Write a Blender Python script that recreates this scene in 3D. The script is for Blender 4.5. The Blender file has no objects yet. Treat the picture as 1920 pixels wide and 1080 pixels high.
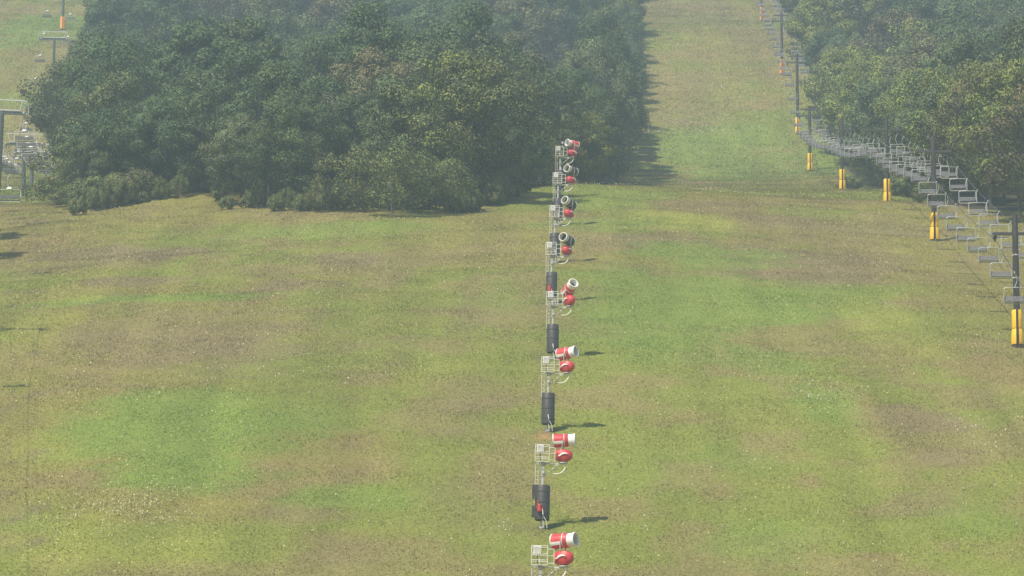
import bpy, math, random
import numpy as np
from mathutils import Vector, Matrix

C = bpy.context.scene.collection
sc = bpy.context.scene
R = math.radians
rng = np.random.default_rng(7)
random.seed(7)

# ------------------------------------------------------------------ camera
F = 7420.0 / 1920.0
PITCH = 0.165
cam_d = bpy.data.cameras.new('camera')
cam = bpy.data.objects.new('camera', cam_d); C.objects.link(cam)
cam_d.sensor_width = 36.0; cam_d.lens = 36.0 * F
cam_d.clip_start = 0.5; cam_d.clip_end = 4000
cam.location = (0, 0, 0); cam.rotation_euler = (math.pi/2 + PITCH, 0, 0)
sc.camera = cam

# ------------------------------------------------------------------ world, sun, exposure
SUN_EL = R(53); SUN_DX, SUN_DY = 0.57, 0.822            # the way the light travels over the ground
w = bpy.data.worlds.new('World'); sc.world = w; w.use_nodes = True
nt = w.node_tree; nt.nodes.clear()
sky = nt.nodes.new('ShaderNodeTexSky'); sky.sky_type = 'NISHITA'; sky.sun_disc = False
sky.sun_elevation = SUN_EL; sky.sun_rotation = math.atan2(-SUN_DX, -SUN_DY)
bg = nt.nodes.new('ShaderNodeBackground'); bg.inputs[1].default_value = 0.11
wo = nt.nodes.new('ShaderNodeOutputWorld')
nt.links.new(sky.outputs[0], bg.inputs[0]); nt.links.new(bg.outputs[0], wo.inputs[0])
sd = bpy.data.lights.new('sun', 'SUN'); sd.energy = 4.6; sd.angle = R(0.8); sd.color = (1.0, 0.91, 0.76)
so = bpy.data.objects.new('sun', sd); C.objects.link(so)
ldir = Vector((SUN_DX*math.cos(SUN_EL), SUN_DY*math.cos(SUN_EL), -math.sin(SUN_EL)))
so.rotation_euler = ldir.to_track_quat('-Z', 'Y').to_euler(); so.location = (0, -50, 200)
sc.view_settings.view_transform = 'Standard'; sc.view_settings.look = 'None'
sc.view_settings.exposure = 0.33; sc.view_settings.gamma = 1.0
sc.cycles.max_bounces = 5; sc.cycles.diffuse_bounces = 3; sc.cycles.transmission_bounces = 3
sc.cycles.volume_bounces = 1; sc.cycles.transparent_max_bounces = 4
sc.cycles.use_denoising = True

# ------------------------------------------------------------------ materials
def mat(name, col, rough=0.6, metal=0.0, vary=0.12, scale=3.0, bump=0.0):
    m = bpy.data.materials.new(name); m.use_nodes = True
    n = m.node_tree.nodes; l = m.node_tree.links; b = n['Principled BSDF']
    b.inputs['Roughness'].default_value = rough; b.inputs['Metallic'].default_value = metal
    tc = n.new('ShaderNodeTexCoord'); nz = n.new('ShaderNodeTexNoise')
    nz.inputs['Scale'].default_value = scale; nz.inputs['Detail'].default_value = 5
    l.new(tc.outputs['Object'], nz.inputs['Vector'])
    cr = n.new('ShaderNodeValToRGB')
    cr.color_ramp.elements[0].position = 0.3; cr.color_ramp.elements[1].position = 0.7
    cr.color_ramp.elements[0].color = (*[c*(1-vary) for c in col], 1)
    cr.color_ramp.elements[1].color = (*[min(1, c*(1+vary)) for c in col], 1)
    l.new(nz.outputs['Fac'], cr.inputs['Fac']); l.new(cr.outputs['Color'], b.inputs['Base Color'])
    if bump:
        bp = n.new('ShaderNodeBump'); bp.inputs['Strength'].default_value = bump; bp.inputs['Distance'].default_value = 0.05
        l.new(nz.outputs['Fac'], bp.inputs['Height']); l.new(bp.outputs['Normal'], b.inputs['Normal'])
    return m

M = dict(
    galv=mat('galvanised_steel', (0.52, 0.51, 0.47), 0.5, 0.25, 0.2),
    rail=mat('pale_painted_rail', (0.62, 0.60, 0.52), 0.5, 0.0, 0.12),
    white=mat('white_paint', (0.80, 0.79, 0.76), 0.45, 0.0, 0.06),
    red=mat('red_paint', (0.56, 0.05, 0.055), 0.45, 0.0, 0.18, 4),
    black=mat('black_barrel_paint', (0.045, 0.043, 0.045), 0.45, 0.0, 0.2),
    inner=mat('barrel_inside', (0.03, 0.03, 0.032), 0.7),
    pad=mat('charcoal_pad_vinyl', (0.050, 0.048, 0.045), 0.5, 0.0, 0.25, 2, 0.3),
    hose=mat('white_hose', (0.72, 0.70, 0.62), 0.6),
    mast=mat('dark_brown_mast', (0.045, 0.038, 0.036), 0.6, 0.0, 0.2),
    lmast=mat('grey_green_mast', (0.080, 0.100, 0.092), 0.6, 0.0, 0.2),
    frame=mat('pale_grey_steel', (0.50, 0.50, 0.48), 0.5, 0.1, 0.1),
    chair=mat('grey_chair_tube', (0.45, 0.46, 0.45), 0.45, 0.2, 0.1),
    seat=mat('grey_slat_seat', (0.19, 0.19, 0.20), 0.6, 0.0, 0.2),
    lseat=mat('dark_slat_seat', (0.12, 0.12, 0.13), 0.6, 0.0, 0.2),
    rope=mat('wire_rope', (0.10, 0.10, 0.10), 0.5, 0.3),
    yellow=mat('yellow_pad_vinyl', (0.86, 0.52, 0.02), 0.5, 0.0, 0.10, 2, 0.2),
    orange=mat('orange_pad_vinyl', (0.80, 0.33, 0.06), 0.5, 0.0, 0.10, 2, 0.2),
    bark=mat('bark', (0.11, 0.09, 0.07), 0.85, 0.0, 0.3, 6, 0.5),
    conc=mat('concrete', (0.40, 0.38, 0.34), 0.8, 0.0, 0.15),
)

def leaf_mat(name, a, b, c):
    m = bpy.data.materials.new(name); m.use_nodes = True
    n = m.node_tree.nodes; l = m.node_tree.links; p = n['Principled BSDF']; out = n['Material Output']
    p.inputs['Roughness'].default_value = 0.6; p.inputs['Specular IOR Level'].default_value = 0.25
    oi = n.new('ShaderNodeObjectInfo'); at = n.new('ShaderNodeAttribute'); at.attribute_name = 'tone'
    cr = n.new('ShaderNodeValToRGB'); e = cr.color_ramp.elements
    e[0].color = (*a, 1); e[1].color = (*c, 1); e[1].position = 1.0
    k = e.new(0.5); k.color = (*b, 1)
    l.new(oi.outputs['Random'], cr.inputs['Fac'])
    mx = n.new('ShaderNodeMix'); mx.data_type = 'RGBA'; mx.blend_type = 'MULTIPLY'; mx.inputs['Factor'].default_value = 1
    l.new(cr.outputs['Color'], mx.inputs['A']); l.new(at.outputs['Color'], mx.inputs['B'])
    l.new(mx.outputs['Result'], p.inputs['Base Color'])
    t = n.new('ShaderNodeBsdfTranslucent'); l.new(mx.outputs['Result'], t.inputs['Color'])
    s = n.new('ShaderNodeMixShader'); s.inputs[0].default_value = 0.12
    l.new(p.outputs[0], s.inputs[1]); l.new(t.outputs[0], s.inputs[2]); l.new(s.outputs[0], out.inputs['Surface'])
    return m
LEAF = leaf_mat('broadleaf_foliage', (0.066, 0.106, 0.042), (0.086, 0.132, 0.044), (0.125, 0.148, 0.058))
LEAFY = leaf_mat('yellow_green_foliage', (0.170, 0.215, 0.044), (0.19, 0.22, 0.048), (0.18, 0.215, 0.05))
LEAFR = leaf_mat('olive_foliage', (0.125, 0.130, 0.055), (0.14, 0.132, 0.06), (0.15, 0.135, 0.06))
BUSH = leaf_mat('bush_foliage', (0.145, 0.180, 0.055), (0.16, 0.19, 0.058), (0.175, 0.18, 0.065))

# ------------------------------------------------------------------ tagging helpers
def tag(o, label=None, cat=None, group=None, kind=None):
    if label: o['label'] = label
    if cat: o['category'] = cat
    if group: o['group'] = group
    if kind: o['kind'] = kind
    return o
def thing(name, label, cat, loc=(0, 0, 0), rotz=0, group=None):
    o = bpy.data.objects.new(name, None); C.objects.link(o)
    o.empty_display_size = 0.3; o.location = loc; o.rotation_euler = (0, 0, rotz)
    return tag(o, label, cat, group)
def copy_tree(o, kids, parent=None):
    c = o.copy(); C.objects.link(c); c.parent = parent
    for ch in kids.get(o.name, []): copy_tree(ch, kids, c)
    return c
def kids_of(root):
    d = {}
    def walk(o):
        d[o.name] = list(o.children)
        for ch in o.children: walk(ch)
    walk(root); return d

class MB:
    def __init__(s): s.v = []; s.f = []
    def add(s, vs, fs):
        k = len(s.v); s.v += [tuple(v) for v in vs]; s.f += [tuple(i+k for i in f) for f in fs]; return s
    def box(s, c, d, rot=None, bev=0.0):
        x, y, z = d[0]/2, d[1]/2, d[2]/2
        b = min(bev, x*.9, z*.9)
        if b <= 0: prof = [(-x, -z), (x, -z), (x, z), (-x, z)]
        else: prof = [(-x+b, -z), (x-b, -z), (x, -z+b), (x, z-b), (x-b, z), (-x+b, z), (-x, z-b), (-x, -z+b)]
        n = len(prof)
        vs = [Vector((p[0], -y, p[1])) for p in prof] + [Vector((p[0], y, p[1])) for p in prof]
        if rot is not None: vs = [rot @ v for v in vs]
        vs = [v + Vector(c) for v in vs]
        fs = [tuple(range(n)), tuple(reversed(range(n, 2*n)))] + [((i+1) % n, i, i+n, (i+1) % n + n) for i in range(n)]
        return s.add(vs, fs)
    def tube(s, pts, r, n=6, r2=None, closed=False):
        pts = [Vector(p) for p in pts]; m = len(pts); vs = []
        up = Vector((0, 0, 1))
        for i, p in enumerate(pts):
            if closed: t = pts[(i+1) % m] - pts[i-1]
            else: t = pts[min(i+1, m-1)] - pts[max(i-1, 0)]
            t.normalize(); u = t.cross(up)
            if u.length < 0.1: u = t.cross(Vector((0, 1, 0)))
            u.normalize(); v = t.cross(u)
            rr = r if r2 is None else r + (r2-r)*i/(m-1)
            for k in range(n):
                a = 2*math.pi*k/n; vs.append(p + u*rr*math.cos(a) + v*rr*math.sin(a))
        fs = []
        for i in range(m if closed else m-1):
            j = (i+1) % m
            for k in range(n):
                fs.append((i*n+k, i*n+(k+1) % n, j*n+(k+1) % n, j*n+k))
        if not closed: fs += [tuple(reversed(range(n))), tuple(range((m-1)*n, m*n))]
        return s.add(vs, fs)
    def lathe(s, prof, n=20, mtx=None, a0=0, a1=2*math.pi, closed_prof=False):
        """profile (r, h) turned round local Z"""
        full = abs(a1-a0-2*math.pi) < 1e-4; cols = n if full else n+1; vs = []
        for j in range(cols):
            a = a0 + (a1-a0)*j/n
            for r, h in prof: vs.append(Vector((r*math.cos(a), r*math.sin(a), h)))
        if mtx is not None: vs = [mtx @ v for v in vs]
        m = len(prof); fs = []
        for j in range(n):
            k = (j+1) % cols
            for i in range(m if closed_prof else m-1):
                q = (i+1) % m; fs.append((j*m+i, k*m+i, k*m+q, j*m+q))
        if closed_prof and not full: fs += [tuple(reversed(range(m))), tuple((cols-1)*m+i for i in range(m))]
        return s.add(vs, fs)
    def build(s, name, m, parent=None, smooth=False):
        me = bpy.data.meshes.new(name); me.from_pydata(s.v, [], s.f); me.materials.append(m)
        if smooth:
            me.polygons.foreach_set('use_smooth', [True]*len(me.polygons))
            try: me.set_sharp_from_angle(angle=R(40))
            except Exception: pass
        me.update()
        o = bpy.data.objects.new(name, me); C.objects.link(o); o.parent = parent
        return o

# ------------------------------------------------------------------ terrain
PD = np.array([-120, -30, 100, 150, 200, 235, 265, 295, 325, 355, 385, 415, 445, 460, 472, 488, 530, 582, 640, 675, 718, 781, 847, 881, 950, 1020, 1080, 1150, 1300], float)
PZ = np.array([-12, -11, -8.5, -4, 8.4, 18.2, 27.8, 38.3, 48.3, 57.6, 66.8, 75.8, 84.7, 88.9, 91.4, 94.0, 101.8, 111.8, 124.3, 133.0, 148.5, 173.8, 198, 208.6, 231, 251, 262, 266, 266], float)
def _slopes(x, y):
    h = np.diff(x); d = np.diff(y)/h; m = np.zeros_like(x)
    m[0] = d[0]; m[-1] = d[-1]
    for i in range(1, len(x)-1):
        m[i] = 0 if d[i-1]*d[i] <= 0 else 2*d[i-1]*d[i]/(d[i-1]+d[i])
    return m
PM = _slopes(PD, PZ)
def prof(d):
    d = np.asarray(d, float); i = np.clip(np.searchsorted(PD, d)-1, 0, len(PD)-2)
    h = PD[i+1]-PD[i]; t = np.clip((d-PD[i])/h, 0, 1)
    return ((2*t**3-3*t**2+1)*PZ[i] + (t**3-2*t**2+t)*h*PM[i] + (-2*t**3+3*t**2)*PZ[i+1] + (t**3-t**2)*h*PM[i+1])
def vnoise(x, y, seed=0):
    xi = np.floor(x).astype(np.int64); yi = np.floor(y).astype(np.int64); fx = x-xi; fy = y-yi
    fx = fx*fx*(3-2*fx); fy = fy*fy*(3-2*fy)
    def hsh(a, b):
        n = (a*374761393 + b*668265263 + seed*1442695041) & 0x7fffffff
        n = ((n ^ (n >> 13))*1274126177) & 0x7fffffff
        return ((n ^ (n >> 16)) & 0xffff)/65535.0
    a = hsh(xi, yi); b = hsh(xi+1, yi); c = hsh(xi, yi+1); d = hsh(xi+1, yi+1)
    return a*(1-fx)*(1-fy)+b*fx*(1-fy)+c*(1-fx)*fy+d*fx*fy
def fbm(x, y, o=4, seed=0):
    s = 0; a = 1; t = 0
    for k in range(o):
        s = s + a*vnoise(x*2**k, y*2**k, seed+k*17); t += a; a *= 0.5
    return s/t
def sstep(a, b, x):
    t = np.clip((x-a)/(b-a), 0, 1); return t*t*(3-2*t)
def H(X, d):
    X = np.asarray(X, float); d = np.asarray(d, float)
    z = prof(d)
    ramp = sstep(280, 440, d)*(1-sstep(474, 530, d))
    z = z - 2.0*ramp*np.clip((X-10)/34, 0, 1.35)
    z = z - 2.1*ramp*np.clip((-X-18)/34, 0, 1.3)
    z = z + 1.1*np.exp(-((X+37)/9)**2-((d-458)/8)**2)
    near = sstep(120, 200, d)
    z = z + near*((fbm(X/17+9, d/17, 3, 5)-0.5)*0.9 + (fbm(X/4, d/4, 2, 11)-0.5)*0.18)
    return z
def Hs(X, d): return float(H(np.array([X]), np.array([d]))[0])

# surveyed places: distance up the fall line for a row of the hillside
_dd = np.concatenate([np.arange(200, 460, 0.5), np.arange(668, 960, 0.5)])
_vv = 540 - 7420*np.tan(np.arctan(prof(_dd)/_dd)-PITCH)
def ground_at(u, v):
    d = float(np.interp(-v, -_vv, _dd)); return XU(u, d), d

def XU(u, d):                            # metres across the slope for a compass bearing u
    return (u-960)/7420*(d*math.cos(PITCH)+float(prof(d))*math.sin(PITCH))
def widen(d): return 1.011+.014*(d-335)/545

# where the woods stand
def mid_left(d): return np.interp(d, [425, 460, 600, 760, 900, 1000], [-46, -53, -73, -86, -95, -104])
def mid_right(d): return np.interp(d, [425, 445, 470, 560, 700, 900, 1000], [-2.5, 2, 12.5, 17.5, 23, 30, 34])
def lift_x(d): return (34.9 + 0.0236*d)*widen(d)
def right_left(d): return lift_x(d)+3.5

# natural patches of the meadow: u, v, ru, rv, kind, strength (converted to ground metres)
PATCH = [
 (250,455,190,24,'B',.9),(640,480,120,16,'B',.8),(560,530,150,16,'B',.8),(230,514,110,11,'B',.8),(330,610,280,55,'B',.55),
 (480,655,260,35,'B',.6),(1500,480,210,45,'B',.8),(1250,455,170,22,'B',.75),(1560,395,240,26,'B',.6),(1330,365,140,10,'B',.5),
 (1860,700,110,50,'R',.6),(1760,800,130,22,'B',.8),(1690,780,70,20,'B',.6),(1790,860,120,18,'B',.7),(870,745,75,60,'B',.45),(1740,940,120,28,'B',.6),
 (1510,900,30,16,'R',.6),(1660,1040,50,16,'R',.6),(560,960,90,35,'B',.5),(880,930,120,60,'B',.25),(700,1040,120,30,'B',.35),
 (1260,548,45,12,'B',.7),(120,480,120,14,'B',.6),(60,420,100,14,'R',.4),(900,600,90,50,'B',.35),(1300,210,90,40,'B',.35),(1430,100,80,60,'B',.35),(1300,30,160,30,'B',.45),
 (360,800,240,90,'G',.9),(300,880,160,50,'G',.8),(650,925,140,30,'G',.8),(1300,560,280,80,'G',.85),(1520,540,150,50,'G',.7),(1240,405,150,22,'Y',.8),
 (1330,470,160,25,'G',.8),(1280,640,200,50,'G',.6),(1450,680,120,40,'G',.6),(1640,580,110,40,'Y',.6),(1700,640,120,30,'Y',.4),(620,425,320,14,'G',.6),
 (270,550,240,12,'G',.8),(150,545,60,9,'Y',.6),(1540,760,70,50,'G',.8),(1430,1000,160,50,'G',.6),(1340,850,110,40,'G',.5),(1100,370,160,22,'G',.7),(1130,420,140,30,'G',.6),
 (1380,300,150,35,'G',.7),(1560,310,60,25,'G',.8),(80,50,120,35,'G',.9),(40,340,80,20,'G',.5),(110,1030,110,60,'Y',.55),(300,1040,140,40,'Y',.45),(100,830,80,50,'Y',.4),
 (820,700,70,30,'Y',.4),(520,760,120,25,'G',.5),(1850,970,90,40,'G',.5),(1220,900,90,50,'G',.25),(60,620,70,70,'Y',.35),(940,560,60,50,'G',.4),(1022,812,14,9,'O',.9),(1006,1003,15,9,'O',.9),
]
KC = {'B': (0.212,0.170,0.088), 'R': (0.262,0.190,0.092), 'G': (0.172,0.236,0.046), 'Y': (0.275,0.290,0.060), 'O': (0.40,0.24,0.10)}
_pt = []
for u, v, ru, rv, k, s in PATCH:
    x, d = ground_at(u, v); _, d2 = ground_at(u, v-rv); _, d1 = ground_at(u, v+rv)
    _pt.append((x, d, ru/7420*d, max(1.0, (d2-d1)/2), KC[k], s))
def ground_col(X, d):
    n1 = fbm(X/16, d/26, 4, 21); n2 = fbm(X/6+40, d/10, 4, 33); n3 = fbm(X/1.6, d/2.6, 3, 44)
    base = np.array((0.224,0.206,0.060)); g = np.array((0.182,0.218,0.042)); b = np.array((0.232,0.188,0.082))
    t1 = sstep(0.40, 0.62, n1)[:, None]; t2 = sstep(0.46, 0.64, n2)[:, None]*0.65
    col = base*(1-t1*0.75) + g*t1*0.75
    col = col*(1-t2) + b*t2
    wx = (fbm(X/9+3, d/9, 3, 51)-.5)*1.3; wy = (fbm(X/9+70, d/9, 3, 61)-.5)*1.3; w3 = (n3-.5)*0.7
    for x, y, rx, ry, k, s in _pt:
        q = np.sqrt(((X-x)/rx+wx)**2 + ((d-y)/ry+wy)**2) + w3
        f = (s*(1-sstep(0.45, 1.15, q)))[:, None]
        col = col*(1-f) + np.array(k)*f
    shade_wear = np.zeros_like(X)
    for off in (.1200, .1262):                      # rope shadows of the left hand lift, painted in as two dark lines
        shade_wear = np.maximum(shade_wear, np.exp(-((X+off*(d*math.cos(PITCH)+prof(d)*math.sin(PITCH))-(fbm(d/12, d*0, 2, 5)-.5)*.5)/.20)**2)*sstep(.3, .55, fbm(d/14, d*0+off, 2, 8)))
    for gd, gu in GROUND_WEAR:                  # earth scuffed bare round the foot of each snow gun
        shade_wear = np.maximum(shade_wear, .8*np.exp(-(((X-XU(gu, gd)+.2)/.9)**2+((d-gd)/1.6)**2))*(d > 0))
    shade_wear = (shade_wear*(d < 470))[:, None]
    col = col*(1-shade_wear*.75)+np.array((.16, .13, .08))*shade_wear*.75
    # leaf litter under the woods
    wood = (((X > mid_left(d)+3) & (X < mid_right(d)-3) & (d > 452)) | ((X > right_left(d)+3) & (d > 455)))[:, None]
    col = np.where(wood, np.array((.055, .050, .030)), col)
    # long mown bands running up the fall line
    band = (fbm(X/2.2+n1*1.5, d/60, 2, 71)-.5)[:, None]
    return col*(1+.34*band)*(0.92+0.16*n3[:, None])

GROUND_WEAR = [(235, 1006), (265, 1016), (295, 1022), (325, 1030), (355, 1034), (385, 1040), (415, 1046), (445, 1050)]
def lx(d): return (-14.2 - 0.0969*d)*widen(d)
def terrain():
    xs = np.concatenate([np.arange(-620, -130, 14), np.arange(-130, 130, 1.25), np.arange(130, 621, 14)])
    ys = np.concatenate([np.arange(-110, 190, 6), np.arange(190, 480, 1.0), np.arange(480, 960, 1.6), np.arange(960, 1301, 10)])
    X, Y = np.meshgrid(xs, ys); X = X.ravel(); Y = Y.ravel(); Z = H(X, Y)
    nx, ny = len(xs), len(ys)
    i = (np.arange(ny-1)[:, None]*nx + np.arange(nx-1)[None, :]).ravel()
    f = np.stack([i, i+1, i+nx+1, i+nx], 1)
    me = mesh_np('ground', np.stack([X, Y, Z], 1), f)
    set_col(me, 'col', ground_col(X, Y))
    me.polygons.foreach_set('use_smooth', np.ones(len(f), bool))
    m = bpy.data.materials.new('meadow_ground'); m.use_nodes = True
    n = m.node_tree.nodes; l = m.node_tree.links; p = n['Principled BSDF']; p.inputs['Roughness'].default_value = 0.9
    p.inputs['Specular IOR Level'].default_value = 0.1
    at = n.new('ShaderNodeAttribute'); at.attribute_name = 'col'
    tc = n.new('ShaderNodeTexCoord'); nz = n.new('ShaderNodeTexNoise'); nz.inputs['Scale'].default_value = 4.0; nz.inputs['Detail'].default_value = 6
    l.new(tc.outputs['Object'], nz.inputs['Vector'])
    mr = n.new('ShaderNodeMapRange'); mr.inputs[1].default_value = .3; mr.inputs[2].default_value = .7; mr.inputs[3].default_value = .75; mr.inputs[4].default_value = 1.2
    l.new(nz.outputs['Fac'], mr.inputs[0])
    vm = n.new('ShaderNodeVectorMath'); vm.operation = 'SCALE'
    l.new(at.outputs['Color'], vm.inputs[0]); l.new(mr.outputs[0], vm.inputs['Scale']); l.new(vm.outputs[0], p.inputs['Base Color'])
    bp = n.new('ShaderNodeBump'); bp.inputs['Strength'].default_value = .7; bp.inputs['Distance'].default_value = .12
    l.new(nz.outputs['Fac'], bp.inputs['Height']); l.new(bp.outputs[0], p.inputs['Normal'])
    me.materials.append(m)
    o = bpy.data.objects.new('ground', me); C.objects.link(o); tag(o, kind='structure')
def mesh_np(name, v, f):
    me = bpy.data.meshes.new(name); nv = len(v); nf, k = f.shape
    me.vertices.add(nv); me.vertices.foreach_set('co', np.ascontiguousarray(v, np.float32).ravel())
    me.loops.add(nf*k); me.loops.foreach_set('vertex_index', np.ascontiguousarray(f, np.int32).ravel())
    me.polygons.add(nf); me.polygons.foreach_set('loop_start', np.arange(0, nf*k, k, dtype=np.int32))
    try: me.polygons.foreach_set('loop_total', np.full(nf, k, np.int32))
    except Exception: pass
    me.update(calc_edges=True); return me
def set_col(me, name, c):
    a = me.attributes.new(name, 'FLOAT_COLOR', 'POINT')
    a.data.foreach_set('color', np.concatenate([c, np.ones((len(c), 1))], 1).astype(np.float32).ravel())
terrain()

# ------------------------------------------------------------------ grass
def attr_mat(name, tr=0.2):
    m = bpy.data.materials.new(name); m.use_nodes = True
    n = m.node_tree.nodes; l = m.node_tree.links; p = n['Principled BSDF']; p.inputs['Roughness'].default_value = .75
    p.inputs['Specular IOR Level'].default_value = 0.15
    at = n.new('ShaderNodeAttribute'); at.attribute_name = 'col'; l.new(at.outputs['Color'], p.inputs['Base Color'])
    t = n.new('ShaderNodeBsdfTranslucent'); l.new(at.outputs['Color'], t.inputs['Color'])
    s = n.new('ShaderNodeMixShader'); s.inputs[0].default_value = tr
    l.new(p.outputs[0], s.inputs[1]); l.new(t.outputs[0], s.inputs[2]); l.new(s.outputs[0], n['Material Output'].inputs['Surface'])
    return m
GM = attr_mat('grass_blades')
def scatter(d0, d1, dens, left=None, right=None):
    """points over the ground the lens can see, with a margin each side"""
    out = []
    for a in np.arange(d0, d1, 10):
        b = min(a+10, d1); L = -0.1294*b-7; Rr = 0.1294*b+7
        n = int((Rr-L)*(b-a)*dens); x = rng.uniform(L, Rr, n); y = rng.uniform(a, b, n); out.append(np.stack([x, y], 1))
    p = np.concatenate(out); X, Y = p[:, 0], p[:, 1]
    wood = ((X > mid_left(Y)+4) & (X < mid_right(Y)-4) & (Y > 450)) | ((X > right_left(Y)+3) & (Y > 450))
    hid = (Y > 476) & (Y < 600) & (X > -45) & (X < 30)
    return p[~(wood | hid)]
def tufts(name, p, wd, ht, label, cat, nb=3):
    X, Y = p[:, 0], p[:, 1]; n = len(X); Z = H(X, Y)
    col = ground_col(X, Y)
    tall = fbm(X/5, Y/5, 3, 77); hh = ht*(0.45+1.1*tall)*rng.uniform(.6, 1.35, n)
    bri = rng.uniform(.92, 1.12, n)[:, None]
    dry = (rng.random(n) < 0.06)[:, None]
    col = np.where(dry, np.array((.36, .325, .20)), col)*bri
    V = []; Fc = []; CC = []
    for k in range(nb):
        a = rng.uniform(0, math.pi, n); wdt = wd*rng.uniform(.6, 1.3, n)/2
        ox = rng.normal(0, wd*.5, n); oy = rng.normal(0, wd*.5, n)
        lx = rng.normal(0, .35, n)*hh; ly = rng.normal(0, .35, n)*hh
        b0 = np.stack([X+ox-np.cos(a)*wdt, Y+oy-np.sin(a)*wdt, Z-.05], 1)
        b1 = np.stack([X+ox+np.cos(a)*wdt, Y+oy+np.sin(a)*wdt, Z-.05], 1)
        t = np.stack([X+ox+lx, Y+oy+ly, Z+hh*rng.uniform(.7, 1.1, n)], 1)
        V.append(np.stack([b0, b1, t], 1).reshape(-1, 3)); CC.append(np.repeat(col, 3, 0))
    V = np.concatenate(V); f = np.arange(len(V)).reshape(-1, 3)
    me = mesh_np(name, V, f); set_col(me, 'col', np.concatenate(CC)); me.materials.append(GM)
    o = bpy.data.objects.new(name, me); C.objects.link(o); tag(o, label, cat, kind='stuff')
tufts('meadow_grass', scatter(236, 476, 26), .075, .09, 'patchy green and tan meadow grass on the near slope', 'grass', 2)
tufts('far_meadow_grass', scatter(476, 960, 7), .17, .16, 'hazy grass of the upper ski trails beyond the brow', 'grass', 2)

def flowers():
    # clumps of pale blossom: a dense drift low on the left, sparse specks elsewhere
    sp = []
    def clump(u, v, ru, rv, n, c):
        x, d = ground_at(u, v); _, d2 = ground_at(u, v-rv); _, d1 = ground_at(u, v+rv)
        X = rng.normal(x, ru/7420*d*.6, n); Y = rng.normal(d, (d2-d1)*.3, n)
        k = fbm(X/1.5, Y/2.2, 2, 91) > 0.47
        sp.append((X[k], Y[k], np.tile(c, (k.sum(), 1))))
    W = (.62, .58, .34); Yl = (.62, .58, .22); Wh = (.75, .74, .62)
    clump(200, 970, 130, 34, 1500, W); clump(300, 930, 130, 24, 500, W); clump(150, 900, 120, 60, 450, Yl); clump(110, 1040, 120, 40, 350, Yl)
    clump(280, 1050, 150, 25, 260, Yl); clump(1550, 750, 60, 40, 260, Wh); clump(520, 620, 130, 40, 260, W); clump(1290, 240, 90, 40, 260, Wh)
    clump(470, 720, 200, 30, 260, Wh); clump(230, 480, 120, 20, 220, W); clump(800, 410, 200, 18, 260, W); clump(1840, 820, 60, 40, 170, Wh); clump(940, 990, 25, 20, 80, Wh)
    clump(1200, 990, 30, 20, 60, Wh); clump(600, 565, 160, 20, 170, W); clump(80, 540, 100, 18, 220, W); clump(1380, 160, 90, 12, 160, Wh); clump(1180, 600, 120, 60, 160, W)
    p = scatter(238, 470, .8); X, Y = p[:, 0], p[:, 1]; k = fbm(X/12, Y/14, 3, 95) > .42; p = p[k]
    sp.append((p[:, 0], p[:, 1], np.tile(W, (len(p), 1))))
    X = np.concatenate([s[0] for s in sp]); Y = np.concatenate([s[1] for s in sp]); c = np.concatenate([s[2] for s in sp])
    n = len(X); Z = H(X, Y)+rng.uniform(.12, .42, n); s = rng.uniform(.035, .085, n)*np.where(Y > 500, 1.8, 1)
    u = rng.normal(0, 1, (n, 3)); u /= np.linalg.norm(u, axis=1)[:, None]; q = np.cross(u, rng.normal(0, 1, (n, 3))); q /= np.linalg.norm(q, axis=1)[:, None]
    P = np.stack([X, Y, Z], 1); s = s[:, None]
    V = np.stack([P-u*s, P-q*s*.7, P+u*s, P+q*s*.7], 1).reshape(-1, 3)
    me = mesh_np('wildflowers', V, np.arange(len(V)).reshape(-1, 4)); set_col(me, 'col', np.repeat(c*rng.uniform(.7, 1.1, (n, 1)), 4, 0)); me.materials.append(GM)
    o = bpy.data.objects.new('wildflowers', me); C.objects.link(o)
    tag(o, 'cream and yellow wildflower heads scattered through the grass', 'flowers', kind='stuff')
flowers()

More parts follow.
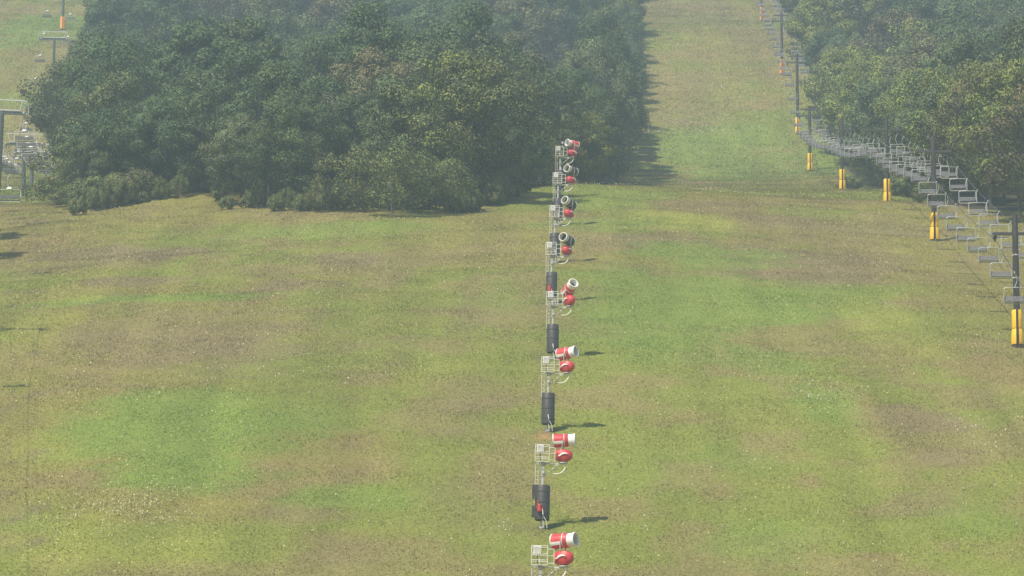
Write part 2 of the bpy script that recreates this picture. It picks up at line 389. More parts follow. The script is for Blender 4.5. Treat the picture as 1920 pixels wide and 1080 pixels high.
# ------------------------------------------------------------------ trees
def crown_mesh(name, seed, rad, h0, h1, nclump, nleaf, leaf, m, skirt=0.5):
    g = np.random.default_rng(seed)
    hc = (h0+h1)/2; hz = (h1-h0)/2; C0 = []
    # uneven crown: a few leading limbs push out of the envelope
    lob = [(g.uniform(0, 6.28), g.uniform(-.3, .9), g.uniform(.1, .34)) for _ in range(6)]
    while len(C0) < nclump:
        v = g.normal(0, 1, 3); v /= np.linalg.norm(v)
        if v[2] < -0.75: continue
        r = g.uniform(.45, 1.0)**.55
        k = 1.0
        for a, e, s in lob:
            dd = v @ np.array([math.cos(a)*math.cos(e), math.sin(a)*math.cos(e), math.sin(e)]); k += s*max(0, dd)**6
        wz = 1 - (0.35*max(0, v[2])**2) if v[2] > 0 else 1-skirt*(-v[2])
        C0.append((v[0]*rad*r*k*wz, v[1]*rad*r*k*wz, hc+v[2]*hz*r*min(k, 1.15), g.uniform(.12, .34)*rad))
    V = []; T = []; NN = []
    for x, y, z, cr in C0:
        n = int(nleaf/nclump*(cr/(.25*rad))**2)
        d = g.normal(0, 1, (n, 3)); d /= np.linalg.norm(d, axis=1)[:, None]
        rr = g.uniform(.35, 1.08, n)**.6
        P = np.stack([x+d[:, 0]*cr*rr, y+d[:, 1]*cr*rr, z+d[:, 2]*cr*rr*.75], 1)
        nn = d*.95+np.array([-.12, -.25, .45])+g.normal(0, .42, (n, 3)); nn /= np.linalg.norm(nn, axis=1)[:, None]
        t = np.cross(nn, g.normal(0, 1, (n, 3))); t /= np.linalg.norm(t, axis=1)[:, None]; b = np.cross(nn, t)
        s = (leaf*g.uniform(.6, 1.35, n))[:, None]
        oc = P-np.array([0, 0, hc-hz*.25]); oc /= np.linalg.norm(oc, axis=1)[:, None]
        sn = d*.95+oc*.55+np.array([0, 0, .15])+g.normal(0, .34, (n, 3)); sn /= np.linalg.norm(sn, axis=1)[:, None]; NN.append(np.repeat(sn, 4, 0))
        b = np.where((np.einsum('ij,ij->i', np.cross(t, b), sn) < 0)[:, None], -b, b)
        V.append(np.stack([P-t*s, P-b*s*.55+nn*s*.1, P+t*s, P+b*s*.55+nn*s*.1], 1).reshape(-1, 3))
        tone = g.uniform(.72, 1.3)*g.uniform(.65, 1.35, n)
        hue = g.uniform(-.08, .10)
        c = np.stack([tone*(1+hue), tone, tone*(1-hue)], 1); T.append(np.repeat(c, 4, 0))
    V = np.concatenate(V); V[:, 2] = np.maximum(V[:, 2], 0.05)
    me = mesh_np(name, V, np.arange(len(V)).reshape(-1, 4)); set_col(me, 'tone', np.concatenate(T)); me.materials.append(m)
    me.polygons.foreach_set('use_smooth', np.ones(len(me.polygons), bool))
    me.normals_split_custom_set_from_vertices(np.concatenate(NN).astype(float).tolist())
    return me, C0
def trunk_mesh(name, C0, hh, r, seed):
    g = random.Random(seed); b = MB(); top = (g.uniform(-.5, .5), g.uniform(-.5, .5), hh*.86)
    pts = [(0, 0, -1.2), (0, 0, 0), (top[0]*.3, top[1]*.3, hh*.3), (top[0]*.7, top[1]*.7, hh*.6), top]
    b.tube(pts, r, 8, .05)
    for x, y, z, cr in g.sample(C0, min(11, len(C0))):
        s = g.uniform(.2, .55)*hh; s = min(s, z*.8)
        q = (top[0]*.5, top[1]*.5, s)
        b.tube([q, ((q[0]+x)/2, (q[1]+y)/2, (s+z)/2-.3), (x, y, z)], r*.38, 5, .03)
    me = bpy.data.meshes.new(name); me.from_pydata(b.v, [], b.f); me.materials.append(M['bark']); me.update(); return me
KINDS = []
for i, (rad, h0, h1, mm) in enumerate([(6.2, 2.0, 18, LEAF), (5.4, 2.2, 19.5, LEAF), (6.8, 1.6, 17, LEAF), (5.0, 2.5, 17.5, LEAF), (6.2, .3, 16.5, LEAF), (5.4, .3, 14, LEAF),
                                       (5.8, .4, 16.5, LEAFY), (6.2, .6, 16.5, LEAFR), (4.0, 1.2, 19, LEAF)]):
    cm, c0 = crown_mesh('crown', 100+i, rad, h0, h1, 66, 24000, .155, mm)
    KINDS.append((cm, trunk_mesh('trunk', c0, h1, .26, 200+i), h1))
BKINDS = []
for i, (rad, h1) in enumerate([(3.2, 3.6), (2.4, 2.6), (4.4, 6.0)]):
    cm, c0 = crown_mesh('foliage', 300+i, rad, 0.2, h1, 50, 11000, .11, BUSH, .1)
    BKINDS.append((cm, trunk_mesh('stem', c0, h1*.8, .08, 400+i), h1))
def put_tree(x, d, k, s, label, group, name='broadleaf_tree', cat='tree', kinds=None, parts=('crown', 'trunk'), zs=1.0):
    kinds = kinds or KINDS; cm, tm, h = kinds[k]
    t = thing(name, label, cat, (x, d, Hs(x, d)-.1), random.uniform(0, 6.28), group); t.scale = (s, s, s*zs)
    for nm, me in ((parts[0], cm), (parts[1], tm)):
        o = bpy.data.objects.new(nm, me); C.objects.link(o); o.parent = t
    return t

ORD = ['first', 'second', 'third', 'fourth', 'fifth', 'sixth', 'seventh', 'eighth', 'ninth', 'tenth', 'eleventh', 'twelfth', 'thirteenth', 'fourteenth', 'fifteenth', 'sixteenth', 'seventeenth', 'eighteenth', 'nineteenth', 'twentieth', 'twenty-first', 'twenty-second', 'twenty-third', 'twenty-fourth', 'twenty-fifth']
LOOK = ['wide dark green', 'tall dark green', 'broad low crowned green', 'slim dark green', 'full skirted green', 'short round green', 'yellow green', 'olive brown tinted', 'narrow pointed green']
# front row of the middle wood: u (column), v (foot), kind, scale
FRONT = [(150,352,5,.60),(192,346,5,.78),(240,349,4,.70),(292,351,5,.80),(345,350,4,.66),(400,362,4,.84),(452,376,5,.74),(503,384,4,.66),(556,384,4,.80),(606,378,5,.78),(690,378,4,.78),
         (775,384,4,.92),(845,386,6,1.06),(905,386,4,1.08),(975,352,5,.62)]
def back(u, v):                         # feet just below or beyond the brow
    return float(np.interp(v, [328, 342, 352, 372, 395], [478, 466, 456, 446, 430]))
placed = []
FT = []
for u, v, k, s in sorted(FRONT):
    d = back(u, v); x = XU(u, d); FT.append((x, d, k, s)); placed.append((x, d))
for i, (x, d, k, s) in enumerate(FT):
    put_tree(x, d, k, s, 'broadleaf tree in the front row of the middle wood, %s from the left end' % ORD[i], 'front row trees of the middle wood')
for i in range(16):
    d = 520+i*14; x = float(right_left(d))+5+random.uniform(0, 3)
    put_tree(x, d, 2, random.uniform(.9, 1.2), 'low undergrowth bush at the shaded foot of the right hand wood', 'undergrowth of the right hand wood', 'bush', 'bush', BKINDS, ('foliage', 'stem'))
for i in range(22):
    u = 120+i*42; d = back(u, float(np.interp(u, [110, 380, 520, 880, 1010, 1200], [352, 345, 378, 378, 352, 330])))+7+random.uniform(-1, 3); x = XU(u, d)
    put_tree(x, d, 2, random.uniform(.9, 1.25), 'dark undergrowth bush in the shade behind the front row of the middle wood', 'undergrowth of the middle wood', 'bush', 'bush', BKINDS, ('foliage', 'stem'))
# taller trees standing back in the bay behind the brow, then the long right edge that shades the trail
BAY = [(985,505,1,.80),(1020,524,8,.86),(1052,515,0,.86),(1088,532,4,.90),(1100,516,6,.66),(1062,552,2,1.0),(1096,562,4,.92)]
for i, (u, d, k, s) in enumerate(BAY):
    put_tree(XU(u, d), d, k, s, 'tall tree set back in the dark bay behind the topmost snow gun, %s of seven' % ORD[i], 'trees of the dark bay'); placed.append((XU(u, d), d))
for i in range(30):
    d = 566+i*9.5; x = float(mid_right(d))-(8 if d < 605 else (6.3 if d < 670 else (6.5 if d < 700 else 6)))+random.uniform(-.8, .8); placed.append((x, d))
    tall_ = 600 < d < 700
    k = random.choice([4, 1, 8, 0] if tall_ else [4, 5, 6, 4, 7])
    put_tree(x, d, k, random.uniform(1.0, 1.12) if tall_ else random.uniform(.85, 1.02), '%s tree on the right edge of the middle wood, %s part' % (LOOK[k], 'lower' if d < 650 else ('middle' if d < 750 else 'upper')), 'trees of the right edge', zs=1.35 if tall_ else 1.0)
# the rest of the middle wood
def fill(region, dmin, d0, d1, cap):
    pts = []
    for d in np.arange(d0, d1, 2.0):
        gap = dmin*(1+.42*min(1, (d-d0)/250))
        L, Rr = region(d)
        for _ in range(14):
            x = random.uniform(L, Rr); y = d+random.uniform(-1, 1)
            if all((x-a)**2+(y-b)**2 > gap*gap for a, b in placed[-160:]) and len(pts) < cap:
                pts.append((x, y)); placed.append((x, y))
    return pts
placed[:0] = []
for u, d in [(1088, 812), (1062, 798), (1108, 796), (1078, 838), (1040, 822), (1112, 830)]:
    put_tree(XU(u, d), d, 4, 1.05, 'full crowned tree high on the middle wood, just left of its right edge', 'high trees of the middle wood')
mid = fill(lambda d: (float(mid_left(d))+(7.0 if d < 540 else 5.2), float(mid_right(d))-(9 if d > 560 else 14)), 12.0, 462, 925, 400)
right = fill(lambda d: (float(right_left(d))+4, .1294*d+4), 10.2, 470, 925, 200)
def depth_name(d): return 'lower' if d < 560 else ('middle' if d < 690 else 'upper')
def height_at(d): return float(np.interp(d, [455, 480, 520, 600, 660, 720], [.90, 1.06, 1.18, 1.32, 1.34, 1.32]))
for x, d in mid:
    near_r = x > float(mid_right(d))-11; near_l = x < float(mid_left(d))+11
    side = 'along the right edge' if near_r else ('along the left edge' if near_l else 'inside')
    k = random.choice([0, 1, 2, 3, 4, 8, 7, 1, 2, 0, 4]) if not (near_r or d < 490) else random.choice([4, 4, 5, 4, 7])
    s = random.uniform(.88, 1.14)*(.88 if (near_r or near_l) else 1)*height_at(d)
    put_tree(x, d, k, s, '%s tree %s the middle wood, %s slope' % (LOOK[k], side + (' of' if side != 'inside' else ''), depth_name(d)), 'trees of the middle wood')
for x, d in right:
    near = x < float(right_left(d))+11
    k = random.choice([4, 5, 6, 6, 6]) if near else random.choice([0, 6, 2, 3, 4, 7, 6, 4])
    put_tree(x, d, k, random.uniform(.88, 1.12)*(.85 if near else 1)*height_at(d+15), '%s tree %s the right hand wood, %s slope' % (LOOK[k], 'at the edge of' if near else 'inside', depth_name(d)), 'trees of the right hand wood')
RF = [(1612,690,4,.62,'small rounded green tree between the fourth and fifth yellow padded masts'),(1642,615,5,.9,'leafy green tree right of the fourth mast behind the chair cluster'),(1705,556,4,.8,'leafy green tree at the wood edge right of the third mast'),
      (1758,506,5,.9,'bushy green tree standing behind the second mast with yellow pads'),(1808,482,6,.85,'yellow green tree rising behind the two rows of lift chairs'),
      (1856,463,7,1.05,'tall olive tree left of the nearest lift mast'),(1912,447,6,1.12,'tall yellowish tree at the right border behind the nearest mast'),(1975,440,7,1.1,'yellow green tree cut by the right border of the view')]
for u, d, k, s, lb in RF:
    put_tree(XU(u, d), d, k, s, lb, None)
for x, d, lb in [(-58.2, 398, 'broadleaf tree beyond the left border, nearer one, throwing shade on the grass'), (-60.6, 417, 'broadleaf tree beyond the left border, farther one, throwing shade on the grass')]:
    put_tree(x, d, 8, .88, lb, None)
for i in range(34):                     # ragged saplings where grass meets wood
    u = 150+i*25.5+random.uniform(-9, 9); v = float(np.interp(u, [110, 380, 430, 520, 740, 880, 1010], [372, 356, 382, 390, 404, 396, 366])); d = back(u, v)-random.uniform(-2, 2.5)
    put_tree(XU(u, d), d, random.choice([0, 1]), random.uniform(.25, .55), 'small sapling in the ragged fringe where the grass meets the middle wood', 'saplings of the wood fringe', 'sapling', 'sapling', BKINDS, ('foliage', 'stem'), zs=1.9)
# bushes along the foot of the wood
BU = [(665,398,2,1.15,'large lit bush bulging out at the wood foot, its left part'),(735,404,2,1.25,'largest bush at the wood foot, reaching lowest onto the grass'),(815,402,2,1.0,'bush at the right end of the large lit bush mass'),
      (860,399,1,.9,'low bush ending the bush mass beside the dark shade'),(160,371,0,.85,'low greyish bush near the left corner of the wood'),(205,371,0,.95,'wide low greyish bush at the left wood foot'),(262,370,0,.9,'low greyish bush at the right end of the left hedge'),
      (135,366,1,.8,'small bush at the far left corner of the wood'),(330,360,1,1.0,'small bush in the grassy bay at the left wood foot'),(600,396,1,.9,'small bright bush left of the large bush mass'),
      (1700,377,1,1.0,'low shrub at the brow right of the third mast'),(1745,388,0,.7,'low shrub at the brow left of the second mast'),(1598,340,1,.8,'low shrub right of the fourth mast')]
for u, v, k, s, lb in BU:
    d = float(np.interp(v, [345, 371, 390, 404], [475, 452, 437, 426])) if u < 1200 else float(np.interp(v, [340, 352, 377, 388], [590, 570, 505, 470])); x = XU(u, d)
    put_tree(x, d, k, s, lb, None, 'bush', 'bush', BKINDS, ('foliage', 'stem'))

# ------------------------------------------------------------------ snow guns
def RX(yaw, pit): return Matrix.Rotation(yaw, 4, 'Z') @ Matrix.Rotation(-pit, 4, 'Y')     # local +X is the blowing direction
def snow_gun(x, d, tilt, yaw, pit, dark, boards, hyd, label, sensor=False):
    t = thing('snow_gun_tower', label, 'snow gun', (x, d, Hs(x, d)), 0, 'snow guns in a line up the slope'); t.rotation_euler = (0, tilt, 0)
    MB().tube([(0, 0, -.3), (0, 0, 4.6)], .10, 12).lathe([(.10, 4.3), (.19, 4.3), (.19, 4.45), (.10, 4.45)], 12).lathe([(.1, 3.55), (.15, 3.55), (.15, 3.75), (.1, 3.75)], 12).build('pole', M['galv'], t, True)
    MB().lathe([(.22, 0), (.22, .12), (.0, .12)], 12).build('footing', M['conc'], t)
    # padding
    MB().lathe([(.44, .55), (.50, .60), (.50, 2.86), (.46, 2.93), (.12, 2.94)], 22).build('pole_pad', M['pad'], t, True)
    for k in range(3):
        MB().lathe([(.503, .95+k*.75), (.515, .96+k*.75), (.515, 1.02+k*.75), (.503, 1.03+k*.75)], 22).build('pad_strap', M['black'], t)
    if boards:
        MB().box((-.50, -.30, 2.45), (.42, .10, .95), None, .04).build('pad_board', M['pad'], t)
        MB().box((-.50, -.30, 1.12), (.42, .10, .80), None, .04).build('pad_board', M['pad'], t)
    # ladder
    b = MB()
    for sx in (-.14, .14): b.tube([(-.42+sx*.7, -.05, 2.6), (-.42+sx*.7, -.05, 4.5)], .022, 6)
    for k in range(7): b.tube([(-.52, -.05, 2.75+k*.27), (-.32, -.05, 2.75+k*.27)], .016, 5)
    b.build('ladder', M['rail'], t)
    # work basket
    x0, x1, x2, y0, y1, z0, z1 = -.55, .40, .78, -.55, .45, 4.48, 5.62
    b = MB(); r = .026
    for z in (z0, z0+.30, z0+.68, z1): b.tube([(x0, y0, z), (x1, y0, z), (x1, y1, z), (x0, y1, z)], r, 6, closed=True)
    for px in (x0, (x0+x1)/2, x1):
        for py in (y0, y1): b.tube([(px, py, z0), (px, py, z1)], r, 6)
    for z in (z0+.1, z0+.55, z1-.2): b.tube([(x1, y0, z), (x2, y0, z)], r, 6)
    b.tube([(x2, y0, z0), (x2, y0, z1-.2)], r, 6)
    bk = b.build('work_basket', M['rail'], t)
    f = MB()
    for k in range(9): f.box((x0+.04+k*.11, (y0+y1)/2, z0-.02), (.035, y1-y0, .03))
    f.build('basket_floor', M['galv'], bk)
    cb = MB().box((-.22, y0-.06, 5.34), (.44, .20, .50), None, .03).build('control_box', M['white'], t)
    MB().box((-.22, y0-.17, 5.34), (.36, .02, .42), None, .02).build('box_door', M['galv'], cb)
    MB().tube([(-.20, -.3, 5.1), (-.22, -.28, 4.75), (-.05, -.12, 4.3)], .025, 6).build('cable', M['black'], t)
    # support arm, brace and hoses
    MB().box((.72, 0, 4.40), (1.5, .12, .10), None, .02).build('support_arm', M['rail'], t)
    MB().tube([(.08, 0, 3.60), (1.02, 0, 4.36)], .045, 8).build('brace', M['rail'], t)
    pts = [(1.50+.10*math.sin(a)-.75*(1-math.cos(a)), -.12, 4.42-.72*math.sin(a)) for a in np.linspace(0, 1.5, 9)]
    pts += [(pts[-1][0]-.22, -.10, pts[-1][2]+.02)]
    MB().tube(pts, .042, 7).build('water_hose', M['hose'], t, True)
    MB().box((-.02, -.14, 3.95), (.20, .16, .5), None, .04).build('valve_box', M['galv'], t)
    # compressor housing, turned with the fan
    base = Matrix.Translation((1.36, 0, 0)) @ Matrix.Rotation(yaw, 4, 'Z')
    MB().lathe([(.30, 4.45), (.30, 4.52), (.0, 4.52)], 16, Matrix.Translation((1.36, 0, 0))).build('turntable', M['galv'], t)
    b = MB(); n = 14; prof_ = [(-.60, .10), (-.56, .30), (-.40, .42), (-.1, .47), (.22, .45), (.46, .33), (.58, .18), (.60, .05)]
    vs = []
    for px, rr in prof_:
        for k in range(n):
            a = 2*math.pi*k/n; ca, sa = math.cos(a), math.sin(a)
            sq = 1/max(abs(ca), abs(sa))**.45
            vs.append(base @ Vector((px, rr*.86*ca*sq, 4.98+rr*.95*sa*sq)))
    fs = [(i*n+k, i*n+(k+1) % n, (i+1)*n+(k+1) % n, (i+1)*n+k) for i in range(len(prof_)-1) for k in range(n)]
    fs += [tuple(range(n)), tuple(reversed(range((len(prof_)-1)*n, len(prof_)*n)))]
    hs = b.add(vs, fs).build('compressor_housing', M['red'], t, True)
    for sy in (-1, 1):                                  # slanted white flash mark on each flank
        q = [(-.36, -.10), (-.08, .13), (.14, .16), (.34, .04), (.10, .05), (-.06, .0), (-.24, -.13)]
        m2 = MB(); v2 = [base @ Vector((a, sy*.470, 5.0+c)) for a, c in q]+[base @ Vector((a, sy*.40, 5.0+c)) for a, c in q]
        m2.add(v2, [tuple(range(7)), tuple(reversed(range(7, 14)))]+[(i, (i+1) % 7, (i+1) % 7+7, i+7) for i in range(7)]).build('white_mark', M['white'], hs)
    m3 = MB(); m3.tube([base @ Vector((-.1, -.30, 5.36)), base @ Vector((-.05, -.42, 5.75)), base @ Vector((0, -.47, 6.0))], .04, 6)
    m3.tube([base @ Vector((-.1, .30, 5.36)), base @ Vector((-.05, .42, 5.75)), base @ Vector((0, .47, 6.0))], .04, 6)
    m3.build('yoke', M['galv'], t)
    # fan barrel (lathe along local Z, turned so Z points down the blowing direction)
    mt = Matrix.Translation((1.36, 0, 6.0)) @ RX(yaw, pit) @ Matrix.Rotation(math.pi/2, 4, 'Y')
    body = M['black'] if dark else M['red']
    fb = MB().lathe([(.43, -.70), (.47, -.66), (.455, -.2), (.44, .25), (.41, .30), (.38, .30), (.39, -.70)], 26, mt, closed_prof=True).build('fan_barrel', body, t, True)
    MB().lathe([(.40, .31), (.405, .66), (.44, .67), (.45, .73), (.43, .78), (.36, .78), (.355, .31)], 26, mt, closed_prof=True).build('nozzle_ring', M['rail'] if dark else M['white'], fb, True)
    MB().lathe([(.35, .30), (.35, .28), (.10, .28), (.08, .45), (0, .50)], 20, mt).build('fan_hub', M['inner'], fb, True)
    MB().lathe([(.455, -.74), (.49, -.74), (.49, -.66), (.455, -.66)], 26, mt, closed_prof=True).build('rear_ring', M['rail'], fb, True)
    b = MB()
    for k in range(8):
        a = k*math.pi/8; b.tube([mt @ Vector((.45*math.cos(a), .45*math.sin(a), -.72)), mt @ Vector((-.45*math.cos(a), -.45*math.sin(a), -.72))], .010, 4)
    for rr in (.15, .30): b.tube([mt @ Vector((rr*math.cos(a), rr*math.sin(a), -.72)) for a in np.linspace(0, 2*math.pi, 17)[:-1]], .010, 4, closed=True)
    b.build('intake_grille', M['galv'], fb)
    MB().lathe([(.465, .02), (.473, .02), (.473, .06), (.465, .06)], 26, mt, closed_prof=True).build('band', M['rail'] if dark else M['white'], fb, True)
    if not dark:
        for a0 in (-.62, math.pi+.16):
            # pale lettering block down each flank of the barrel
            MB().lathe([(.47, -.66), (.484, -.66), (.468, -.04), (.455, -.04)], 5, mt @ Matrix.Rotation(math.pi/2, 4, 'Z'), a0, a0+.46, True).build('white_stripe', M['white'], fb)
    if hyd:
        h = MB().lathe([(.0, 1.62), (.10, 1.60), (.13, 1.50), (.11, 1.30), (.16, 1.24), (.14, 1.10), (.0, 1.08)], 12, Matrix.Translation((-.20, -.62, 0))).build('red_valve', M['red'], t, True)
        MB().tube([(-.42, -.62, 1.38), (.02, -.62, 1.30)], .05, 6).tube([(-.28, -.62, 1.5), (-.34, -.6, 1.92)], .03, 6).build('valve_handle', M['red'], h)
    MB().tube([(0.0, -.62, 1.25), (.06, -.66, .9), (.05, -.70, .35), (.12, -.72, .02)], .04, 7).tube([(.12, -.6, .75), (.30, -.62, .4), (.34, -.6, -.02)], .028, 6).build('riser_hose', M['rail'], t, True)
    if sensor:
        s = MB().tube([(.25, .45, 5.6), (.25, .45, 6.15)], .02, 5).build('sensor_post', M['galv'], t)
        MB().box((.25, .45, 6.25), (.22, .16, .26), None, .03).build('sensor_box', M['galv'], s)
GUNS = [ # distance, foot column, tilt, yaw, pitch, dark barrel, boards, valve
 (233.2, 1011, .020, R(-27), R(4), 0, 1, 1, 'nearest snow gun, cut off at its mast, red barrel aimed right and toward the viewer', 0),
 (265, 1016, .022, R(-5), R(4), 0, 1, 1, 'second nearest snow gun, red barrel seen side on, red valve on its charcoal pad', 0),
 (295, 1027, .018, R(-30), R(7), 0, 0, 0, 'third nearest snow gun, white nozzle turned half toward the viewer, lumpy charcoal pad', 0),
 (323.6, 1036, .012, R(-62), R(28), 0, 0, 0, 'fourth nearest snow gun, barrel tipped up with its round mouth showing', 0),
 (355, 1034, .010, R(-120), R(10), 1, 0, 1, 'fifth nearest snow gun, dark barrel over a charcoal pad that shows above the tipped gun', 0),
 (385, 1040, .012, R(-128), R(17), 1, 0, 0, 'sixth nearest snow gun, dark barrel tilted up, standing wholly in front of sunlit grass', 0),
 (415, 1046, .008, R(-128), R(8), 1, 0, 0, 'second farthest snow gun, dark barrel just under the topmost gun', 1),
 (445, 1050, .008, R(-142), R(6), 0, 0, 0, 'farthest and topmost snow gun, red barrel mouth turned left against the dark wood', 1)]
for d, u, ti, yw, pt, dk, bo, hy, lb, se in GUNS:
    snow_gun(XU(u, d), d, ti, yw, pt, dk, bo, hy, lb, se)

# ------------------------------------------------------------------ chairlifts
def lift_dir(k): return math.atan2(-k, 1)      # heading of a line whose x grows by k per metre
def sheaves(b, x, z, n=4, r=.2):
    b.box((x, 0, z-.02), (.10, n*.42+.2, .12))
    for k in range(n):
        b.lathe([(0, -.05), (r*.9, -.05), (r, 0), (r*.9, .05), (0, .05)], 12, Matrix.Translation((x+.10, (k-(n-1)/2)*.45, z-.12)) @ Matrix.Rotation(math.pi/2, 4, 'Y'))
def mast(d, arm_z, label, head, twin=False, top=1.7, padmat='yellow', pads=True, ladder=False, x=None):
    x = lift_x(d) if x is None else x; g = Hs(x, d); a = arm_z-g
    t = thing('lift_mast', label, 'chairlift mast', (x, d, g), head, 'yellow padded masts of the right hand chairlift')
    MB().tube([(0, 0, -.5), (0, 0, a+top)], .30, 14, .25).build('mast_pole', M['mast'], t, True)
    MB().box((0, 0, -.12), (1.0, 1.0, .3), None, .05).build('footing', M['mast'], t)
    for zz in ([a, a+1.15] if twin else [a]):
        w_ = 1.95 if zz == a else 1.6
        arm = MB().box((0, -.05, zz), (2*w_, .26, .24), None, .03).build('crossarm', M['mast'], t)
        if zz == a:
            for sx in (-1.7, 1.7):
                b = MB(); sheaves(b, sx-.1, zz-.22); b.build('sheave_train', M['mast'], t)
    if pads:
        for tier, (z0, z1, r0, r1) in enumerate([(.1, 1.45, .56, .47), (1.5, 3.1, .46, .45)]):
            for sgn in (0, 1):
                a0 = math.pi/2+.28+sgn*math.pi
                b = MB(); pr = [(r0-.10, z0), (r0-.02, z0), (r0, z0+.05), (r1, z1-.05), (r1-.03, z1), (r1-.12, z1)]
                b.lathe(pr, 9, None, a0, a0+math.pi-.56, True); b.build('safety_pad', M[padmat], t, True)
    b = MB()
    for sx in (-.16, .16): b.tube([(sx, -.34, 3.3), (sx, -.34, a-.1)], .02, 5)
    for k in range(int((a-3.5)/.33)): b.tube([(-.16, -.34, 3.45+k*.33), (.16, -.34, 3.45+k*.33)], .015, 4)
    b.build('ladder', M['mast'], t)
    if ladder:
        for zz in (a-1.9, a-3.9): MB().lathe([(.25, zz), (.29, zz), (.29, zz+.12), (.25, zz+.12)], 12).build('pale_band', M['frame'], t)
    return t
HD = lift_dir(.0236)
RM = [(255, None, 'mast of the right hand chairlift standing below the view', 0), (335, 60.5, 'nearest lift mast, at the right border, tall split yellow pads', 0), (418, 84.5, 'second lift mast, yellow pads flaring at the foot, by the descending chairs', 0),
      (488, 101.4, 'third lift mast, wide bright yellow pads at the brow beside the wood', 0), (582, 121.0, 'fourth lift mast, two thin yellow strips at the brow', 0), (675, 142.8, 'fifth lift mast, single slim yellow strip, standing on green grass', 1),
      (718, 162.0, 'sixth lift mast with double crossarm, yellow pad above the chair cluster', 1), (781, 184.8, 'seventh lift mast with double crossarm, orange pad high on the slope', 1),
      (881, 219.0, 'highest visible lift mast, its top cut off, orange pad', 1), (990, 256, 'mast of the right hand chairlift above the view', 1)]
RT = []
for i, (d, az, lb, tw) in enumerate(RM):
    if az is None: az = Hs(lift_x(d), d)+9.5
    mast(d, az, lb, HD, bool(tw), padmat='orange' if d > 750 else 'yellow', ladder=(d == 335))
    RT.append((d, az-.42))
def rope_z(T, d, sag=.010):
    for (d0, z0), (d1, z1) in zip(T, T[1:]):
        if d0 <= d <= d1:
            L = d1-d0; t = (d-d0)/L; return z0+(z1-z0)*t-4*sag*L*t*(1-t)
    return T[-1][1]
def ropes(T, xf, gauge, label, d0, d1):
    for sx, nm in ((-1, 'left'), (1, 'right')):
        b = MB(); b.tube([(xf(d)+sx*gauge, d, rope_z(T, d)) for d in np.arange(d0, d1, 6.0)], .035 if gauge < 2 else .018, 5)
        tag(b.build('haul_rope', M['rope']), label % nm, 'cable')
ropes(RT, lift_x, 1.7, 'dark wire haul rope on the %s side of the right hand chairlift', 255, 990)

def chair_proto(w_, h_, hang, seatm, tubem, cap):
    """origin at the rope"""
    t = thing('lift_chair', 'x', 'lift chair')
    r = .2; zt = -hang; zb = zt-h_
    pts = []
    for cx, cz, a0 in ((w_/2-r, zt-r, 0), (-w_/2+r, zt-r, 90), (-w_/2+r, zb+r, 180), (w_/2-r, zb+r, 270)):
        for k in range(4): a = R(a0+k*30); pts.append((cx+r*math.cos(a), .12 if cz < zt-r-.1 else -.02, cz+r*math.sin(a)))
    MB().tube(pts, .035, 6, closed=True).build('bail', M[tubem], t, True)
    b = MB()
    for k in range(4): b.box((0, -.10-k*.12+.2, zb+.12), (w_-.14, .10, .04))
    for sx in (-1, 1): b.tube([(sx*(w_/2-.1), .15, zb+.05), (sx*(w_/2-.1), -.32, zb+.09)], .025, 5)
    b.build('seat', M[seatm], t)
    b = MB()
    for k in range(3): b.box((0, .24, zb+.30+k*.13), (w_-.14, .04, .10))
    b.build('backrest', M[seatm], t)
    MB().tube([(.0, 0, zt), (.10, 0, zt+.25), (.22, 0, zt+.6), (.16, 0, -.25), (0, 0, -.05)], .032, 6).build('hanger', M[tubem], t, True)
    if cap: MB().lathe([(.0, .16), (.20, .12), (.30, 0), (.30, -.10), (0, -.12)], 12, Matrix.Translation((0, 0, -hang+.12))).build('cap', M['white'], t, True)
    MB().box((0, 0, 0), (.10, .34, .14), None, .02).build('rope_grip', M[tubem], t)
    return t
pr = chair_proto(1.80, 1.30, 1.25, 'seat', 'chair', False)
def chairs(proto, T, xf, gauge, step, d0, d1, labels, group, head, off=0, skip=None):
    ks = kids_of(proto); first = True
    for sx in (-1, 1):
        i = 0
        for d in np.arange(d0+(off if sx > 0 else 0), d1, step):
            if skip and skip(sx, d): continue
            o = proto if first else copy_tree(proto, ks); first = False
            o.location = (xf(d)+sx*gauge, d, rope_z(T, d)); o.rotation_euler = (0, random.uniform(-.02, .02), head+(math.pi if sx > 0 else 0))
            o['label'] = labels(sx, d, i); o['category'] = 'lift chair'; o['group'] = group; i += 1
def rlab(sx, d, i):
    s = 'left' if sx < 0 else 'right'
    if d < 418: return '%s grey chair from the near end, %s rope of the right hand lift' % (ORD[i], s)
    if d < 582: return 'empty grey lift chair on the %s rope between second and fourth masts' % s
    if d < 718: return 'small grey lift chair on the %s rope between the fourth and sixth masts' % s
    return 'tiny distant lift chair on the %s rope above the sixth mast' % s
chairs(pr, RT, lift_x, 1.7, 10.6, 320, 960, rlab, 'chairs of the right hand chairlift', HD, 3)

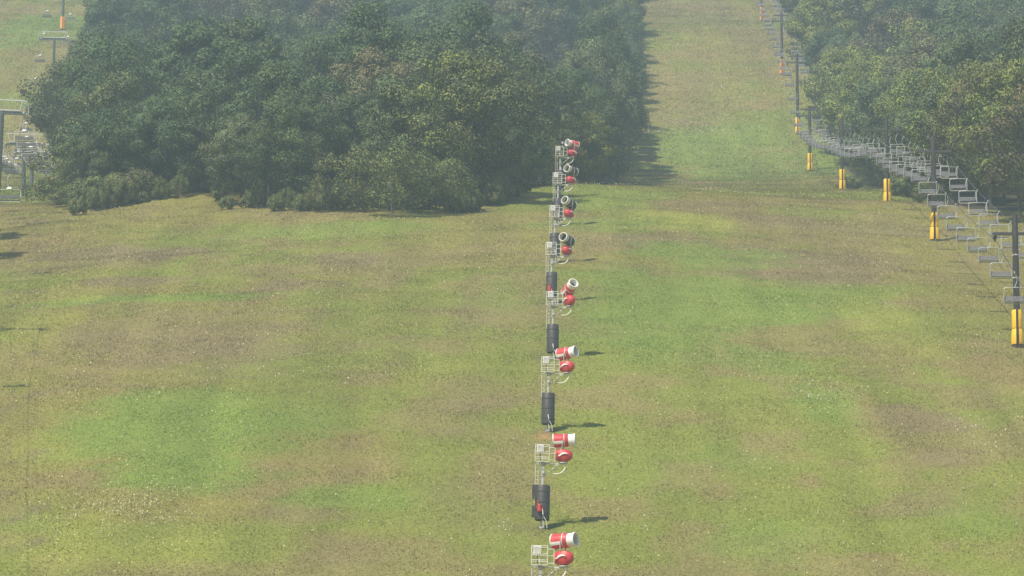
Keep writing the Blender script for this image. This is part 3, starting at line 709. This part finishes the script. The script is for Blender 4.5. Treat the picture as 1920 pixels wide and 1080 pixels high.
# left lift with pale work frames
def lx(d): return (-14.2 - 0.0969*d)*widen(d)
HL = lift_dir(-.0969)
def frame_tower(d, cable_z, label, beacon=False, pads=False):
    x = lx(d); g = Hs(x, d); a = cable_z-g
    t = thing('lift_tower', label, 'chairlift tower', (x, d, g), HL, 'towers of the left hand chairlift')
    MB().tube([(0, 0, -.5), (0, 0, a-.1)], .30, 14, .26).build('tower_pole', M['lmast'], t, True)
    MB().box((0, 0, .08), (1.2, 1.2, .2), None, .05).build('footing', M['lmast'], t)
    MB().box((0, 0, a-.25), (5.2, .34, .30), None, .04).build('crossarm', M['lmast'], t)
    b = MB(); zt = a+1.15; zb = a+.02
    b.box((0, -.2, zt), (5.0, .14, .14)); b.box((0, -.2, zb), (4.0, .14, .14))
    for sx in (-1, 1): b.tube([(sx*1.95, -.2, zb), (sx*2.25, -.2, zt)], .06, 6)
    b.build('lifting_frame', M['frame'], t)
    for sx in (-1, 1):
        b = MB(); sheaves(b, sx*2.45-.1, a-.35, 6, .24); b.build('sheave_train', M['frame'], t)
        w2 = MB()
        for k in range(3): w2.tube([(sx*2.9, -1.3, a-.5+k*.5), (sx*2.9, 1.3, a-.5+k*.5)], .02, 4)
        for y in (-1.3, 0, 1.3): w2.tube([(sx*2.9, y, a-.6), (sx*2.9, y, a+.5)], .02, 4)
        w2.build('catwalk_rail', M['frame'], t)
    if beacon: t.rotation_euler = (0, .03, HL); t.location.x -= .38
    if beacon:
        q = MB().tube([(2.1, -.2, zt), (2.15, -.2, zt+.9)], .03, 5).build('sign_post', M['mast'], t)
        MB().box((2.2, -.2, zt+1.05), (.7, .12, .42), None, .05).build('sign_panel', M['mast'], q)
    if pads:
        for sgn in (0, 1):
            a0 = math.pi/2+.16+sgn*math.pi
            MB().lathe([(.46, .2), (.62, .2), (.60, 2.9), (.44, 2.9)], 9, None, a0, a0+math.pi-.32, True).build('safety_pad', M['orange'], t, True)
    b = MB()
    for sx in (-.18, .18): b.tube([(sx, -.42, 2.5), (sx, -.42, a-.3)], .02, 5)
    for k in range(int((a-3)/.35)): b.tube([(-.18, -.42, 2.6+k*.35), (.18, -.42, 2.6+k*.35)], .015, 4)
    b.build('ladder', M['lmast'], t)
LTW = [(240, None, 'tower of the left hand chairlift left of the view, lowest', 0, 0), (338, None, 'tower of the left hand chairlift left of the view, shading the grass', 0, 0), (430, 91.6, 'tall left tower half cut by the left border, small dark panel on its frame', 1, 0),
       (529, 108.2, 'nearer of the paired left towers at the brow, pale frame on green grey pole', 0, 0), (576, 116.4, 'farther of the paired left towers at the brow, slightly right of the other', 0, 0),
       (743, 172.5, 'left tower whose pole foot is hidden behind the wood corner', 0, 0), (850, 215, 'highest left tower with orange pads at its foot', 0, 1), (960, 255, 'tower of the left hand chairlift above the view', 0, 0)]
LT = []
for d, cz, lb, be, pd in LTW:
    if cz is None: cz = Hs(lx(d), d)+{240: 15.0, 338: 10.5, 960: 8.5}[d]
    frame_tower(d, cz, lb, be, pd); LT.append((d, cz-.6))
ropes(LT, lx, 2.45, 'dark wire haul rope on the %s side of the left hand chairlift', 240, 960)
pl = chair_proto(2.2, 1.2, 1.5, 'lseat', 'frame', True)
def llab(sx, d, i):
    s = 'left' if sx < 0 else 'right'
    if d < 430: return '%s white capped chair from the near end, %s rope of the left lift' % (ORD[i], s)
    if d < 529: return 'wide lift chair with white cap on the %s rope below the paired left towers' % s
    if d < 743: return 'wide lift chair with white cap on the %s rope above the paired left towers' % s
    return 'distant wide lift chair on the %s rope above the wood corner tower' % s
chairs(pl, LT, lx, 2.45, 10.5, 250, 950, llab, 'chairs of the left hand chairlift', HL, 6, skip=lambda sx, d: (d > 600 and int(d/10.5) % 3 > 0) or d < 425 and not (sx > 0 and (376 < d < 388 or 300 < d < 310)))

# ------------------------------------------------------------------ haze
hz = MB().box((0, 595, 135), (1300, 1450, 330)).build('haze', M['white'])
tag(hz, 'pale blue summer haze lying over the whole slope', 'haze', kind='stuff')
m = bpy.data.materials.new('haze_air'); m.use_nodes = True; n = m.node_tree.nodes; n.clear()
o_ = n.new('ShaderNodeOutputMaterial'); v_ = n.new('ShaderNodeVolumePrincipled')
v_.inputs['Color'].default_value = (0.60, 0.78, 0.93, 1); v_.inputs['Density'].default_value = 0.00037; v_.inputs['Anisotropy'].default_value = 0.0
m.node_tree.links.new(v_.outputs[0], o_.inputs['Volume'])
hz.data.materials.clear(); hz.data.materials.append(m)
